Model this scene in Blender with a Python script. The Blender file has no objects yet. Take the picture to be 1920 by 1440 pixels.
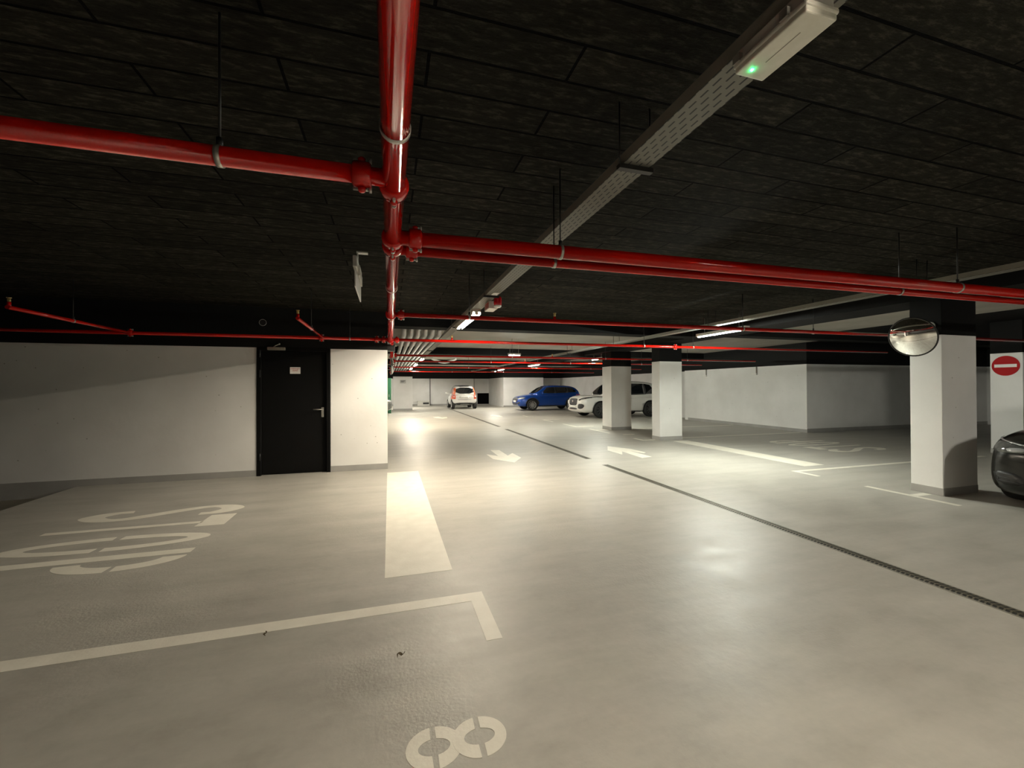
import bpy, bmesh, math, random
from mathutils import Vector, Matrix
from mathutils.bvhtree import BVHTree
random.seed(7)
PI = math.pi
S = bpy.context.scene
COL = S.collection

# ------------------------------------------------------------------ materials
def newmat(name):
    m = bpy.data.materials.new(name); m.use_nodes = True
    return m, m.node_tree.nodes, m.node_tree.links, m.node_tree.nodes['Principled BSDF']

def simple(name, col, rough=.5, metal=0, spec=.5, coat=0, emit=None, es=0, trans=0):
    m, n, l, b = newmat(name)
    b.inputs['Base Color'].default_value = (*col, 1)
    b.inputs['Roughness'].default_value = rough
    b.inputs['Metallic'].default_value = metal
    b.inputs['Specular IOR Level'].default_value = spec
    b.inputs['Coat Weight'].default_value = coat
    b.inputs['Coat Roughness'].default_value = .06
    b.inputs['Transmission Weight'].default_value = trans
    if emit:
        b.inputs['Emission Color'].default_value = (*emit, 1)
        b.inputs['Emission Strength'].default_value = es
    return m

def N(n, t, **kw):
    x = n.new(t)
    for k, v in kw.items():
        if k in x.inputs.keys(): x.inputs[k].default_value = v
        else: setattr(x, k, v)
    return x

def ramp(n, stops):
    r = n.new('ShaderNodeValToRGB'); e = r.color_ramp.elements
    while len(e) < len(stops): e.new(.5)
    for i, (p, c) in enumerate(stops):
        e[i].position = p; e[i].color = (*c, 1) if len(c) == 3 else c
    return r

def noisy(name, c0, c1, scale, rough=.6, bump=.0, bscale=None, spec=.5, detail=5, metal=0):
    m, n, l, b = newmat(name)
    g = n.new('ShaderNodeNewGeometry')
    t = N(n, 'ShaderNodeTexNoise', Scale=scale, Detail=detail)
    l.new(g.outputs['Position'], t.inputs['Vector'])
    r = ramp(n, [(.3, c0), (.7, c1)])
    l.new(t.outputs['Fac'], r.inputs['Fac']); l.new(r.outputs['Color'], b.inputs['Base Color'])
    b.inputs['Roughness'].default_value = rough; b.inputs['Specular IOR Level'].default_value = spec
    b.inputs['Metallic'].default_value = metal
    if bump:
        t2 = N(n, 'ShaderNodeTexNoise', Scale=bscale or scale * 6, Detail=4)
        l.new(g.outputs['Position'], t2.inputs['Vector'])
        bp = N(n, 'ShaderNodeBump', Strength=bump, Distance=.01)
        l.new(t2.outputs['Fac'], bp.inputs['Height']); l.new(bp.outputs['Normal'], b.inputs['Normal'])
    return m

def floor_mat():
    m, n, l, b = newmat('epoxy_floor')
    g = n.new('ShaderNodeNewGeometry'); P = g.outputs['Position']
    def noise(scale, detail=4, stretch=None, rough=.5):
        t = N(n, 'ShaderNodeTexNoise', Scale=scale, Detail=detail, Roughness=rough)
        if stretch:
            mp = N(n, 'ShaderNodeMapping'); mp.inputs['Scale'].default_value = stretch
            l.new(P, mp.inputs['Vector']); l.new(mp.outputs['Vector'], t.inputs['Vector'])
        else: l.new(P, t.inputs['Vector'])
        return t.outputs['Fac']
    big = noise(.55, 5); streak = noise(1.5, 6, (.5, 2.6, 1), .6); fine = noise(26, 4)
    r1 = ramp(n, [(.25, (.385, .368, .325)), (.75, (.445, .428, .385))])
    l.new(big, r1.inputs['Fac'])
    r2 = ramp(n, [(.3, (.86, .86, .85)), (.62, (1, 1, 1))]); l.new(streak, r2.inputs['Fac'])
    r3 = ramp(n, [(.25, (.95, .95, .95)), (.7, (1, 1, 1))]); l.new(fine, r3.inputs['Fac'])
    m1 = N(n, 'ShaderNodeMixRGB', blend_type='MULTIPLY'); m1.inputs[0].default_value = 1
    l.new(r1.outputs[0], m1.inputs[1]); l.new(r2.outputs[0], m1.inputs[2])
    m2 = N(n, 'ShaderNodeMixRGB', blend_type='MULTIPLY'); m2.inputs[0].default_value = 1
    l.new(m1.outputs[0], m2.inputs[1]); l.new(r3.outputs[0], m2.inputs[2])
    cl = noise(3.0, 8, (.9, 1.3, 1), .62); r4 = ramp(n, [(.32, (.88, .88, .87)), (.5, (1, 1, 1)), (.72, (1.07, 1.07, 1.06))]); l.new(cl, r4.inputs['Fac'])
    m3 = N(n, 'ShaderNodeMixRGB', blend_type='MULTIPLY'); m3.inputs[0].default_value = 1
    l.new(m2.outputs[0], m3.inputs[1]); l.new(r4.outputs[0], m3.inputs[2])
    l.new(m3.outputs[0], b.inputs['Base Color'])
    rr = ramp(n, [(.3, (.41,) * 3), (.7, (.54,) * 3)]); l.new(cl, rr.inputs['Fac'])
    l.new(rr.outputs[0], b.inputs['Roughness'])
    b.inputs['Specular IOR Level'].default_value = .45
    # worn, pitted patches where tyres turn: stronger relief
    patch = ramp(n, [(.5, (0,) * 3), (.66, (1,) * 3)]); l.new(noise(.8, 3), patch.inputs['Fac'])
    pit = noise(58, 3)
    h1 = N(n, 'ShaderNodeMath', operation='MULTIPLY'); l.new(patch.outputs[0], h1.inputs[0]); l.new(pit, h1.inputs[1])
    h0 = N(n, 'ShaderNodeMath', operation='MULTIPLY'); l.new(noise(14, 5), h0.inputs[0]); h0.inputs[1].default_value = .55
    h2 = N(n, 'ShaderNodeMath', operation='ADD'); l.new(h1.outputs[0], h2.inputs[0]); l.new(h0.outputs[0], h2.inputs[1])
    bp = N(n, 'ShaderNodeBump', Strength=.45, Distance=.008); l.new(h2.outputs[0], bp.inputs['Height'])
    l.new(bp.outputs['Normal'], b.inputs['Normal'])
    return m

def wall_mat(name, split=2.11):
    # white paint to 2.11 m, black above, small blow holes in the concrete
    m, n, l, b = newmat(name)
    g = n.new('ShaderNodeNewGeometry'); P = g.outputs['Position']
    sx = n.new('ShaderNodeSeparateXYZ'); l.new(P, sx.inputs[0])
    gt = N(n, 'ShaderNodeMath', operation='GREATER_THAN'); l.new(sx.outputs['Z'], gt.inputs[0]); gt.inputs[1].default_value = split
    t = N(n, 'ShaderNodeTexNoise', Scale=1.4, Detail=6); l.new(P, t.inputs['Vector'])
    r = ramp(n, [(.3, (.74, .735, .715)), (.7, (.83, .825, .81))]); l.new(t.outputs['Fac'], r.inputs['Fac'])
    v = N(n, 'ShaderNodeTexVoronoi', Scale=5.5); l.new(P, v.inputs['Vector'])
    pr = ramp(n, [(.035, (.45, .44, .4)), (.06, (1, 1, 1))]); l.new(v.outputs['Distance'], pr.inputs['Fac'])
    mm = N(n, 'ShaderNodeMixRGB', blend_type='MULTIPLY'); mm.inputs[0].default_value = .8
    l.new(r.outputs[0], mm.inputs[1]); l.new(pr.outputs[0], mm.inputs[2])
    mx = N(n, 'ShaderNodeMixRGB'); l.new(gt.outputs[0], mx.inputs[0]); l.new(mm.outputs[0], mx.inputs[1])
    mx.inputs[2].default_value = (.006, .006, .006, 1)
    l.new(mx.outputs[0], b.inputs['Base Color']); b.inputs['Roughness'].default_value = .75
    b.inputs['Specular IOR Level'].default_value = .25
    t2 = N(n, 'ShaderNodeTexNoise', Scale=9, Detail=5); l.new(P, t2.inputs['Vector'])
    bp = N(n, 'ShaderNodeBump', Strength=.12, Distance=.02); l.new(t2.outputs['Fac'], bp.inputs['Height'])
    l.new(bp.outputs['Normal'], b.inputs['Normal'])
    return m

def lamella_mat():
    m, n, l, b = newmat('black_mineral_lamella')
    g = n.new('ShaderNodeNewGeometry'); P = g.outputs['Position']
    mp = N(n, 'ShaderNodeMapping'); mp.inputs['Location'].default_value = (.43, -.065, 0)
    l.new(P, mp.inputs['Vector'])
    br = n.new('ShaderNodeTexBrick'); br.offset = .5; br.squash = 1
    br.inputs['Scale'].default_value = 1; br.inputs['Brick Width'].default_value = 1.17; br.inputs['Row Height'].default_value = .2
    br.inputs['Mortar Size'].default_value = .008; br.inputs['Mortar Smooth'].default_value = .3; br.inputs['Bias'].default_value = 0
    br.inputs['Color1'].default_value = (.012, .0113, .0092, 1); br.inputs['Color2'].default_value = (.024, .0225, .018, 1)
    br.inputs['Mortar'].default_value = (.0008, .0008, .0008, 1)
    l.new(mp.outputs['Vector'], br.inputs['Vector'])
    mp2 = N(n, 'ShaderNodeMapping'); mp2.inputs['Scale'].default_value = (9, 30, 9); l.new(P, mp2.inputs['Vector'])
    t = N(n, 'ShaderNodeTexNoise', Scale=1, Detail=6, Roughness=.7); l.new(mp2.outputs['Vector'], t.inputs['Vector'])
    r = ramp(n, [(.3, (.45,) * 3), (.52, (.9,) * 3), (.72, (3.2, 3.2, 3.0))]); l.new(t.outputs['Fac'], r.inputs['Fac'])
    mm = N(n, 'ShaderNodeMixRGB', blend_type='MULTIPLY'); mm.inputs[0].default_value = 1
    l.new(br.outputs['Color'], mm.inputs[1]); l.new(r.outputs[0], mm.inputs[2])
    l.new(mm.outputs[0], b.inputs['Base Color'])
    b.inputs['Roughness'].default_value = .9; b.inputs['Specular IOR Level'].default_value = .05
    ad = N(n, 'ShaderNodeMath', operation='SUBTRACT'); l.new(t.outputs['Fac'], ad.inputs[0]); l.new(br.outputs['Fac'], ad.inputs[1])
    bp = N(n, 'ShaderNodeBump', Strength=.6, Distance=.015); l.new(ad.outputs[0], bp.inputs['Height'])
    l.new(bp.outputs['Normal'], b.inputs['Normal'])
    return m

def tray_mat():
    m, n, l, b = newmat('perforated_galvanised_steel')
    tc = n.new('ShaderNodeTexCoord'); mp = N(n, 'ShaderNodeMapping'); mp.inputs['Rotation'].default_value = (0, 0, PI / 2)
    l.new(tc.outputs['Object'], mp.inputs['Vector'])
    br = n.new('ShaderNodeTexBrick'); br.offset = .5
    br.inputs['Scale'].default_value = 1; br.inputs['Brick Width'].default_value = .06; br.inputs['Row Height'].default_value = .028
    br.inputs['Mortar Size'].default_value = .0105; br.inputs['Mortar Smooth'].default_value = 0
    l.new(mp.outputs['Vector'], br.inputs['Vector'])
    r = ramp(n, [(.4, (.01, .01, .01)), (.6, (.15, .145, .12))]); l.new(br.outputs['Fac'], r.inputs['Fac'])
    l.new(r.outputs[0], b.inputs['Base Color']); b.inputs['Roughness'].default_value = .5; b.inputs['Metallic'].default_value = .25
    return m

def grate_mat():
    return noisy('drain_grate_metal', (.11, .10, .07), (.2, .18, .13), 20, .45, metal=.5)

M = {}
M['floor'] = floor_mat()
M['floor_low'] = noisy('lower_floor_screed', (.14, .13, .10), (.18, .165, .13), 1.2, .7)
M['paint_mark'] = noisy('road_paint', (.68, .65, .56), (.76, .73, .64), 7, .5, .08, 60)
M['wall'] = wall_mat('white_and_black_painted_concrete')
M['white'] = M['wall']
M['black'] = simple('black_paint', (.006, .006, .006), .8, spec=.15)
M['plinth'] = noisy('grey_plinth_paint', (.33, .325, .31), (.40, .39, .37), 3, .6)
M['lamella'] = lamella_mat()
M['concrete'] = noisy('grey_concrete_ceiling', (.36, .34, .30), (.46, .44, .40), 1.2, .8, .1, 8, spec=.2)
M['red'] = simple('red_pipe_enamel', (.50, .007, .003), .13, spec=.22)
_b = M['red'].node_tree.nodes['Principled BSDF']; _b.inputs['Coat Weight'].default_value = .8; _b.inputs['Coat IOR'].default_value = 1.42; _b.inputs['Coat Roughness'].default_value = .05
M['zinc'] = simple('galvanised_steel', (.52, .5, .46), .38, metal=.7)
M['brass'] = simple('brass', (.7, .55, .25), .3, metal=.9)
M['tray'] = tray_mat()
M['traypl'] = simple('tray_steel', (.30, .29, .25), .5, metal=.3)
M['housing'] = simple('grey_white_polycarbonate', (.62, .61, .56), .5)
M['emlens'] = noisy('prismatic_lens_off', (.66, .65, .57), (.74, .73, .66), 30, .4)
M['black_plastic'] = simple('black_plastic', (.015, .015, .015), .45)
M['door'] = simple('black_steel_door', (.004, .004, .004), .6, spec=.12)
M['signwhite'] = simple('white_sign_plate', (.8, .79, .76), .4)
M['signred'] = simple('sign_red', (.42, .006, .009), .5, spec=.15)
M['mirror'] = simple('mirror_surface', (.95, .95, .93), .03, metal=1)
M['grate'] = grate_mat()
M['void'] = simple('dark_channel', (.012, .011, .008), .8)
M['insul'] = simple('silver_pipe_insulation', (.5, .5, .5), .45, metal=.4)
M['rubber'] = noisy('tyre_rubber', (.012, .012, .012), (.022, .022, .022), 30, .75)
M['rim'] = simple('alloy_rim', (.62, .62, .62), .3, metal=.8)
M['darkrim'] = simple('dark_alloy_rim', (.10, .10, .10), .35, metal=.6)
M['glass'] = simple('dark_car_glass', (.008, .010, .012), .05, spec=.8, coat=.3)
M['lamp_lens'] = simple('headlamp_lens', (.55, .57, .58), .12, metal=.35, coat=.6)
M['lamp_dark'] = simple('dark_headlamp_lens', (.10, .105, .10), .08, metal=.2, coat=.6)
M['tail'] = simple('red_tail_lens', (.7, .05, .04), .15, coat=.5)
M['tailclear'] = simple('pale_tail_lens', (.85, .55, .45), .15, coat=.5)
M['plate'] = simple('number_plate_white', (.75, .75, .72), .4)
M['trim'] = simple('dark_grey_cladding', (.03, .03, .032), .55)
M['blue'] = simple('blue_metallic_paint', (.004, .06, .36), .25, metal=.2, coat=.7)
M['carwhite'] = simple('white_car_paint', (.72, .71, .68), .25, coat=.8)
M['cardark'] = simple('dark_metallic_paint', (.006, .007, .0055), .25, spec=.35, coat=.15)
M['carsilver'] = simple('dark_silver_paint', (.16, .17, .16), .25, metal=.5, coat=.8)
M['orange'] = simple('orange_red_paint', (.75, .12, .03), .25, coat=.8)
M['green'] = simple('dark_green_paint', (.005, .08, .03), .5)
M['led'] = simple('green_led', (.02, .5, .15), .4, emit=(.02, 1, .25), es=30)
M['leaf'] = simple('dry_leaf', (.10, .075, .04), .8)
WARM = (1, .88, .69); COOL = (.97, 1, .88)
LM = 1.0
def lampmat(name, c, s): return simple(name, (.8, .8, .8), .4, emit=c, es=s)
M['tube_near'] = lampmat('lit_tube_warm', WARM, 262 * LM)
M['tube_back'] = lampmat('lit_tube_back', WARM, 110 * LM)
M['tube_far'] = lampmat('lit_tube_far', WARM, 260 * LM)
M['tube_cool'] = lampmat('lit_tube_cool', COOL, 390 * LM)
M['tube_end'] = lampmat('lit_tube_end', (1, .95, .82), 300 * LM)
M['tube_side'] = lampmat('lit_tube_side', (1, .95, .82), 420 * LM)
M['tube_bay'] = lampmat('lit_tube_bay', (1, .93, .78), 115 * LM)

# ------------------------------------------------------------------ mesh helpers
class MB:
    def __init__(s): s.v = []; s.f = []; s.smooth = []
    def add(s, vs, fs, smooth=False):
        o = len(s.v); s.v += [tuple(v) for v in vs]
        for f in fs: s.f.append([i + o for i in f]); s.smooth.append(smooth)
        return s
    def box(s, x0, x1, y0, y1, z0, z1, mtx=None):
        vs = [Vector((x, y, z)) for z in (z0, z1) for y in (y0, y1) for x in (x0, x1)]
        if mtx: vs = [mtx @ v for v in vs]
        return s.add(vs, [(0, 2, 3, 1), (4, 5, 7, 6), (0, 1, 5, 4), (2, 6, 7, 3), (0, 4, 6, 2), (1, 3, 7, 5)])
    def tube(s, p0, p1, r, n=16, r1=None, caps=True, smooth=True):
        p0 = Vector(p0); p1 = Vector(p1); d = (p1 - p0).normalized()
        a = d.orthogonal().normalized(); b = d.cross(a); r1 = r if r1 is None else r1
        vs = []
        for p, q in ((p0, r), (p1, r1)):
            for i in range(n):
                t = 2 * PI * i / n; vs.append(p + a * math.cos(t) * q + b * math.sin(t) * q)
        s.add(vs, [(i, (i + 1) % n, n + (i + 1) % n, n + i) for i in range(n)], smooth)
        if caps:
            o = len(s.v) - 2 * n
            s.f.append([o + i for i in range(n)][::-1]); s.smooth.append(False)
            s.f.append([o + n + i for i in range(n)]); s.smooth.append(False)
        return s
    def path(s, pts, r, n=10):
        pts = [Vector(p) for p in pts]
        ring = []
        d0 = (pts[1] - pts[0]).normalized(); a = d0.orthogonal().normalized()
        vs = []
        for i, p in enumerate(pts):
            d = (pts[min(i + 1, len(pts) - 1)] - pts[max(i - 1, 0)]).normalized()
            a = (a - d * a.dot(d)).normalized(); b = d.cross(a)
            for k in range(n):
                t = 2 * PI * k / n; vs.append(p + a * math.cos(t) * r + b * math.sin(t) * r)
        fs = []
        for i in range(len(pts) - 1):
            for k in range(n): fs.append((i * n + k, i * n + (k + 1) % n, (i + 1) * n + (k + 1) % n, (i + 1) * n + k))
        s.add(vs, fs, True)
        o = len(s.v) - len(vs)
        s.f.append([o + k for k in range(n)][::-1]); s.smooth.append(False)
        s.f.append([o + (len(pts) - 1) * n + k for k in range(n)]); s.smooth.append(False)
        return s
    def lathe(s, prof, c, axis, n=24, smooth=True):
        # prof: list of (radius, offset along axis)
        d = Vector(axis).normalized(); a = d.orthogonal().normalized(); b = d.cross(a); c = Vector(c)
        vs = []
        for r, h in prof:
            for k in range(n):
                t = 2 * PI * k / n; vs.append(c + d * h + a * math.cos(t) * r + b * math.sin(t) * r)
        fs = []
        for i in range(len(prof) - 1):
            for k in range(n): fs.append((i * n + k, i * n + (k + 1) % n, (i + 1) * n + (k + 1) % n, (i + 1) * n + k))
        return s.add(vs, fs, smooth)
    def torus(s, c, axis, R, r, n=28, m=10):
        prof = [(R + r * math.cos(2 * PI * i / m), r * math.sin(2 * PI * i / m)) for i in range(m + 1)]
        return s.lathe(prof, c, axis, n)
    def ball(s, c, r, n=12, sc=(1, 1, 1)):
        vs = []; fs = []; c = Vector(c); k = n // 2
        for i in range(k + 1):
            ph = PI * i / k
            for j in range(n):
                t = 2 * PI * j / n
                vs.append(c + Vector((r * sc[0] * math.sin(ph) * math.cos(t), r * sc[1] * math.sin(ph) * math.sin(t), r * sc[2] * math.cos(ph))))
        for i in range(k):
            for j in range(n): fs.append((i * n + j, (i + 1) * n + j, (i + 1) * n + (j + 1) % n, i * n + (j + 1) % n))
        return s.add(vs, fs, True)
    def slab(s, poly, z0, z1):
        n = len(poly); A = sum(poly[i][0] * poly[(i + 1) % n][1] - poly[(i + 1) % n][0] * poly[i][1] for i in range(n))
        if A < 0: poly = poly[::-1]
        vs = [(x, y, z0) for x, y in poly] + [(x, y, z1) for x, y in poly]
        return s.add(vs, [tuple(range(n))[::-1], tuple(range(n, 2 * n))] + [(i, (i + 1) % n, n + (i + 1) % n, n + i) for i in range(n)])
    def build(s, name, mat, parent=None, bevel=0, seg=2, loc=None):
        me = bpy.data.meshes.new(name)
        me.from_pydata(s.v, [], s.f); me.update()
        for p, sm in zip(me.polygons, s.smooth): p.use_smooth = sm
        bm = bmesh.new(); bm.from_mesh(me); bmesh.ops.remove_doubles(bm, verts=bm.verts, dist=1e-6)
        bmesh.ops.recalc_face_normals(bm, faces=bm.faces); bm.to_mesh(me); bm.free()
        me.materials.append(mat if not isinstance(mat, str) else M[mat])
        o = bpy.data.objects.new(name, me); COL.objects.link(o)
        if parent: o.parent = parent
        if loc: o.location = loc
        if bevel:
            b = o.modifiers.new('bevel', 'BEVEL'); b.width = bevel; b.segments = seg; b.limit_method = 'ANGLE'
        return o

def tag(o, label=None, cat=None, group=None, kind=None):
    if label: o['label'] = label
    if cat: o['category'] = cat
    if group: o['group'] = group
    if kind: o['kind'] = kind
    return o
def thing(name, label, cat, loc=(0, 0, 0), rz=0, group=None):
    o = bpy.data.objects.new(name, None); COL.objects.link(o)
    o.location = loc; o.rotation_euler = (0, 0, rz); o.empty_display_size = .1
    return tag(o, label, cat, group)
def struct(o, label=None): return tag(o, label, None, None, 'structure')
def B(*a, **k): return MB().box(*a, **k)
def copy_tree(o, parent=None):
    c = o.copy(); COL.objects.link(c)
    if parent: c.parent = parent
    for ch in list(o.children): copy_tree(ch, c)
    return c
def text_mesh(name, body, size, mat, parent, mtx, extrude=.001):
    cu = bpy.data.curves.new(name, 'FONT'); cu.body = body; cu.size = size; cu.extrude = extrude
    cu.align_x = 'CENTER'; cu.align_y = 'CENTER'
    t = bpy.data.objects.new(name, cu); COL.objects.link(t)
    bpy.context.view_layer.update()
    me = bpy.data.meshes.new_from_object(t.evaluated_get(bpy.context.evaluated_depsgraph_get()))
    bpy.data.objects.remove(t)
    me.transform(mtx); me.materials.clear(); me.materials.append(M[mat])
    o = bpy.data.objects.new(name, me); COL.objects.link(o); o.parent = parent
    return o

# ------------------------------------------------------------------ room shell
CZ = 2.78; WT = 2.11
XL, XR, YB, YF = -9.0, 21.0, -9.0, 33.4
DY0, DY1 = 7.73, 7.95                                   # the wall with the door
f = MB().box(-4.43, XR, YB, YF, -.3, 0); struct(f.build('floor', 'floor'))
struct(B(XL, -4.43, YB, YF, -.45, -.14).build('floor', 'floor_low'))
# ceilings: black lamella field over the near lane and bays, bare concrete elsewhere
struct(B(XL, 6.9, YB, 7.75, CZ, CZ + .15).build('ceiling', 'lamella'))
struct(B(XL, 12.3, 7.75, YF, CZ, CZ + .15).build('ceiling', 'concrete'))
struct(B(6.9, 10.6, YB, 7.75, CZ, CZ + .15).build('ceiling', 'concrete'))
struct(B(10.6, XR, YB, 7.75, CZ - .004, CZ + .15).build('ceiling', 'black'))
struct(B(12.3, XR, 7.75, YF, CZ - .002, CZ + .15).build('ceiling', 'black'))
# dark downstand beams
k = 1
for y in (7.75, 14.05, 20.35, 26.65):
    struct(B(XL if y > 8 else -.02, 12.3 if y > 8 else 6.9, y, y + .38, 2.55, CZ).build('trim_%d' % k, 'black')); k += 1
struct(B(6.9, 7.65, YB, YF, 2.60, CZ).build('trim_%d' % k, 'black')); k += 1
struct(B(7.65, XR, 7.85, 8.2, 2.62, CZ).build('trim_%d' % k, 'black')); k += 1

def wall(name, x0, x1, y0, y1, z0=0): return struct(B(x0, x1, y0, y1, z0, CZ).build(name, 'wall'))
D0, D1, DT = -2.085, -.965, 2.12
w = MB().box(XL, D0, DY0, DY1, -.14, CZ).box(D1, -.03, DY0, DY1, 0, CZ).box(D0, D1, DY0, DY1, DT, CZ)
struct(w.build('wall_left', 'wall'))
wall('wall_left', XL - .2, XL, YB, YF, -.45)
wall('wall_left', -5.2, -5.0, DY1, YF)
wall('wall_front', XL, XR, YB - .2, YB, -.3)
wall('wall_right', XR, XR + .2, YB, 9.7)
wall('wall_right', 12.3, XR, 9.7, 9.95)
wall('wall_right', 12.3, 12.5, 9.95, 15.0)
wall('wall_right', 12.3, 12.95, 15.0, 15.2)
wall('wall_right', 12.95, 13.15, 15.0, 30.7)
# far end, with a low dark opening
w = MB().box(-5.2, 6.9, YF, YF + .2, 0, CZ).box(8.1, 8.4, YF, YF + .2, 0, CZ).box(6.9, 8.1, YF, YF + .2, .93, CZ).box(6.9, 8.1, YF, YF + .2, 0, .03)
w.box(6.9, 8.1, YF + .8, YF + 1, 0, 1)
struct(w.build('wall_back', 'wall'))
struct(B(6.85, 8.15, YF + .2, YF + .8, 0, .02).build('floor', 'void'))
struct(B(6.85, 8.15, YF + .75, YF + .8, 0, 1).build('wall_back', 'black'))
wall('wall_back', 7.86, 8.06, 29.0, YF)
wall('wall_back', 7.86, 10.9, 28.8, 29.0)
wall('wall_back', 10.7, 10.9, 29.0, 30.7)
wall('wall_back', 10.9, 13.15, 30.5, 30.7)
struct(B(3.07, 3.12, YF - .03, YF, 0, WT).build('trim_%d' % k, 'black_plastic')); k += 1
struct(B(6.6, 6.66, YF - .04, YF, .9, WT).build('trim_%d' % k, 'plinth')); k += 1
# grey skirting paint
def bb(name, x0, x1, y0, y1, z0=0, z1=.1): struct(B(x0, x1, y0, y1, z0, z1).build(name, 'plinth'))
bb('baseboard_left', XL, D0, DY0 - .006, DY0, -.14)
bb('baseboard_left', D1, -.024, DY0 - .006, DY0); bb('baseboard_left', -.03, -.024, DY0, DY1)
bb('baseboard_right', 12.294, 12.3, 9.694, 15.0); bb('baseboard_right', 12.3, XR, 9.694, 9.7, 0, .12)
bb('baseboard_back', -5, 6.9, YF - .006, YF); bb('baseboard_back', 7.854, 10.9, 28.794, 28.8)

# ------------------------------------------------------------------ steel door (setting) with its parts
dr = B(D0 + .06, D1 - .06, DY0 + .05, DY0 + .10, .005, 2.06).build('door_1', 'door', None, .004); struct(dr)
fr = MB().box(D0, D0 + .06, DY0 - .012, DY0 + .16, 0, DT).box(D1 - .06, D1, DY0 - .012, DY0 + .16, 0, DT).box(D0 + .06, D1 - .06, DY0 - .012, DY0 + .16, 2.06, DT)
fr.build('door_frame', 'door', dr, .003)
lk = B(-1.12, -1.075, DY0 + .035, DY0 + .05, .94, 1.11).build('handle_plate', 'zinc', dr, .008, 3)
lv = MB().path([(-1.098, DY0 + .04, 1.075), (-1.098, DY0 - .005, 1.075), (-1.115, DY0 - .018, 1.075), (-1.235, DY0 - .018, 1.075)], .0095); lv.build('door_handle', 'zinc', dr)
cl = B(-1.92, -1.655, DY0 - .062, DY0 - .013, 2.068, 2.118).build('door_closer', 'traypl', dr, .008)
MB().path([(-1.83, DY0 - .03, 2.118), (-1.80, DY0 - .05, 2.14), (-1.74, DY0 - .05, 2.17)], .008).ball((-1.74, DY0 - .05, 2.17), .016).build('closer_arm', 'zinc', cl)
for z in (1.95, 1.62, .25):
    MB().tube((D0 + .05, DY0 - .014, z), (D0 + .05, DY0 - .014, z + .12), .009).build('hinge', 'black_plastic', dr)
# notice on the door
t = thing('door_notice', 'small white notice with red lettering on the black steel door', 'sign', (-1.523, DY0 + .0475, 1.737))
B(-.079, .079, -.002, .002, -.055, .055).build('plate', 'signwhite', t)
Rx = Matrix.Rotation(PI / 2, 4, 'X')
text_mesh('red_lettering', 'ZABRANJEN', .026, 'signred', t, Matrix.Translation((0, -.003, .030)) @ Rx)
text_mesh('red_lettering', 'ULAZ', .034, 'signred', t, Matrix.Translation((0, -.003, .000)) @ Rx)
# round vent above the door
t = thing('round_vent', 'thin grey ring of a round vent on black wall above the steel door', 'vent', (-1.995, DY0 - .004, 2.522))
MB().torus((0, 0, 0), (0, 1, 0), .052, .004).build('ring', 'zinc', t)
MB().lathe([(.0, 0), (.05, 0)], (0, .002, 0), (0, 1, 0)).box(-.045, .045, -.002, .001, -.004, .004).build('grille', 'black_plastic', t)

# ------------------------------------------------------------------ columns
def column(x0, x1, y0, y1, label, top=2.6):
    t = thing('concrete_column', label, 'column', ((x0 + x1) / 2, (y0 + y1) / 2, 0))
    a = (x1 - x0) / 2; b = (y1 - y0) / 2
    B(-a, a, -b, b, 0, WT).build('white_shaft', 'wall', t, .006)
    B(-a, a, -b, b, WT, top).build('black_upper_shaft', 'black', t, .006)
    B(-a - .004, a + .004, -b - .004, b + .004, 0, .1).build('grey_plinth', 'plinth', t, .003)
    return t
column(6.92, 7.62, 3.62, 3.97, 'white column carrying the round traffic mirror, beside the dark car')
column(6.92, 7.62, 9.53, 9.88, 'white column at the far end of the right stop line, before the white car')
column(7.03, 7.78, 12.25, 12.85, 'white column in front of the white car, farther of the middle pair')
column(.23, 1.40, 26.9, 27.5, 'distant white column with a small grey sign, left of the small two-seat car', CZ)
column(12.3, 13.0, 5.15, 5.63, 'white column with the red no-entry disc, behind the dark car', CZ)
# no-entry sign
t = thing('no_entry_sign', 'red round no-entry disc with white bar on the white column', 'sign', (12.292, 5.393, 1.845))
MB().lathe([(0, -.006), (.207, -.006), (.207, .006), (0, .006)], (0, 0, 0), (1, 0, 0), 40, False).build('red_disc', 'signred', t)
B(-.008, -.005, -.165, .165, -.032, .032).build('white_bar', 'signwhite', t)
# sign on the far column
t = thing('small_sign', 'small pale grey sign plate on the distant white column', 'sign', (.82, 26.89, 1.79))
B(-.18, .18, -.006, .006, -.11, .11).build('plate', simple('pale_grey_sign', (.5, .5, .48), .5), t)
MB().box(-.13, .13, -.01, -.005, .03, .06).box(-.13, .05, -.01, -.005, -.03, 0).build('grey_marking', 'trim', t)

# ------------------------------------------------------------------ floor markings
MZ = .0012
def mark(name, poly, label, cat, parent=None, group=None):
    o = MB().slab([tuple(p) for p in poly], 0, MZ).build(name, 'paint_mark', parent)
    return tag(o, label, cat, group) if label else o
def rect(x0, x1, y0, y1): return [(x0, y0), (x1, y0), (x1, y1), (x0, y1)]
mark('stop_line', rect(-.035, .478, 3.31, 7.37), 'broad white stop line on the left, running to the wall corner', 'floor marking')
mark('stop_line', rect(7.15, 7.62, 5.69, 9.32), 'broad white stop line on the right, between two white columns', 'floor marking')
mark('bay_line', [(-4.42, 2.79), (.53, 2.79), (.53, 2.33), (.625, 2.33), (.625, 2.9), (-4.42, 2.9)], 'white parking line with a short hooked end, in the left foreground', 'floor marking')
mark('bay_line', [(6.54, 5.0), (6.625, 5.0), (6.625, 5.365), (11.6, 5.365), (11.6, 5.455), (6.54, 5.455)], 'white parking line with hooked end behind the mirror column', 'floor marking')
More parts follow.
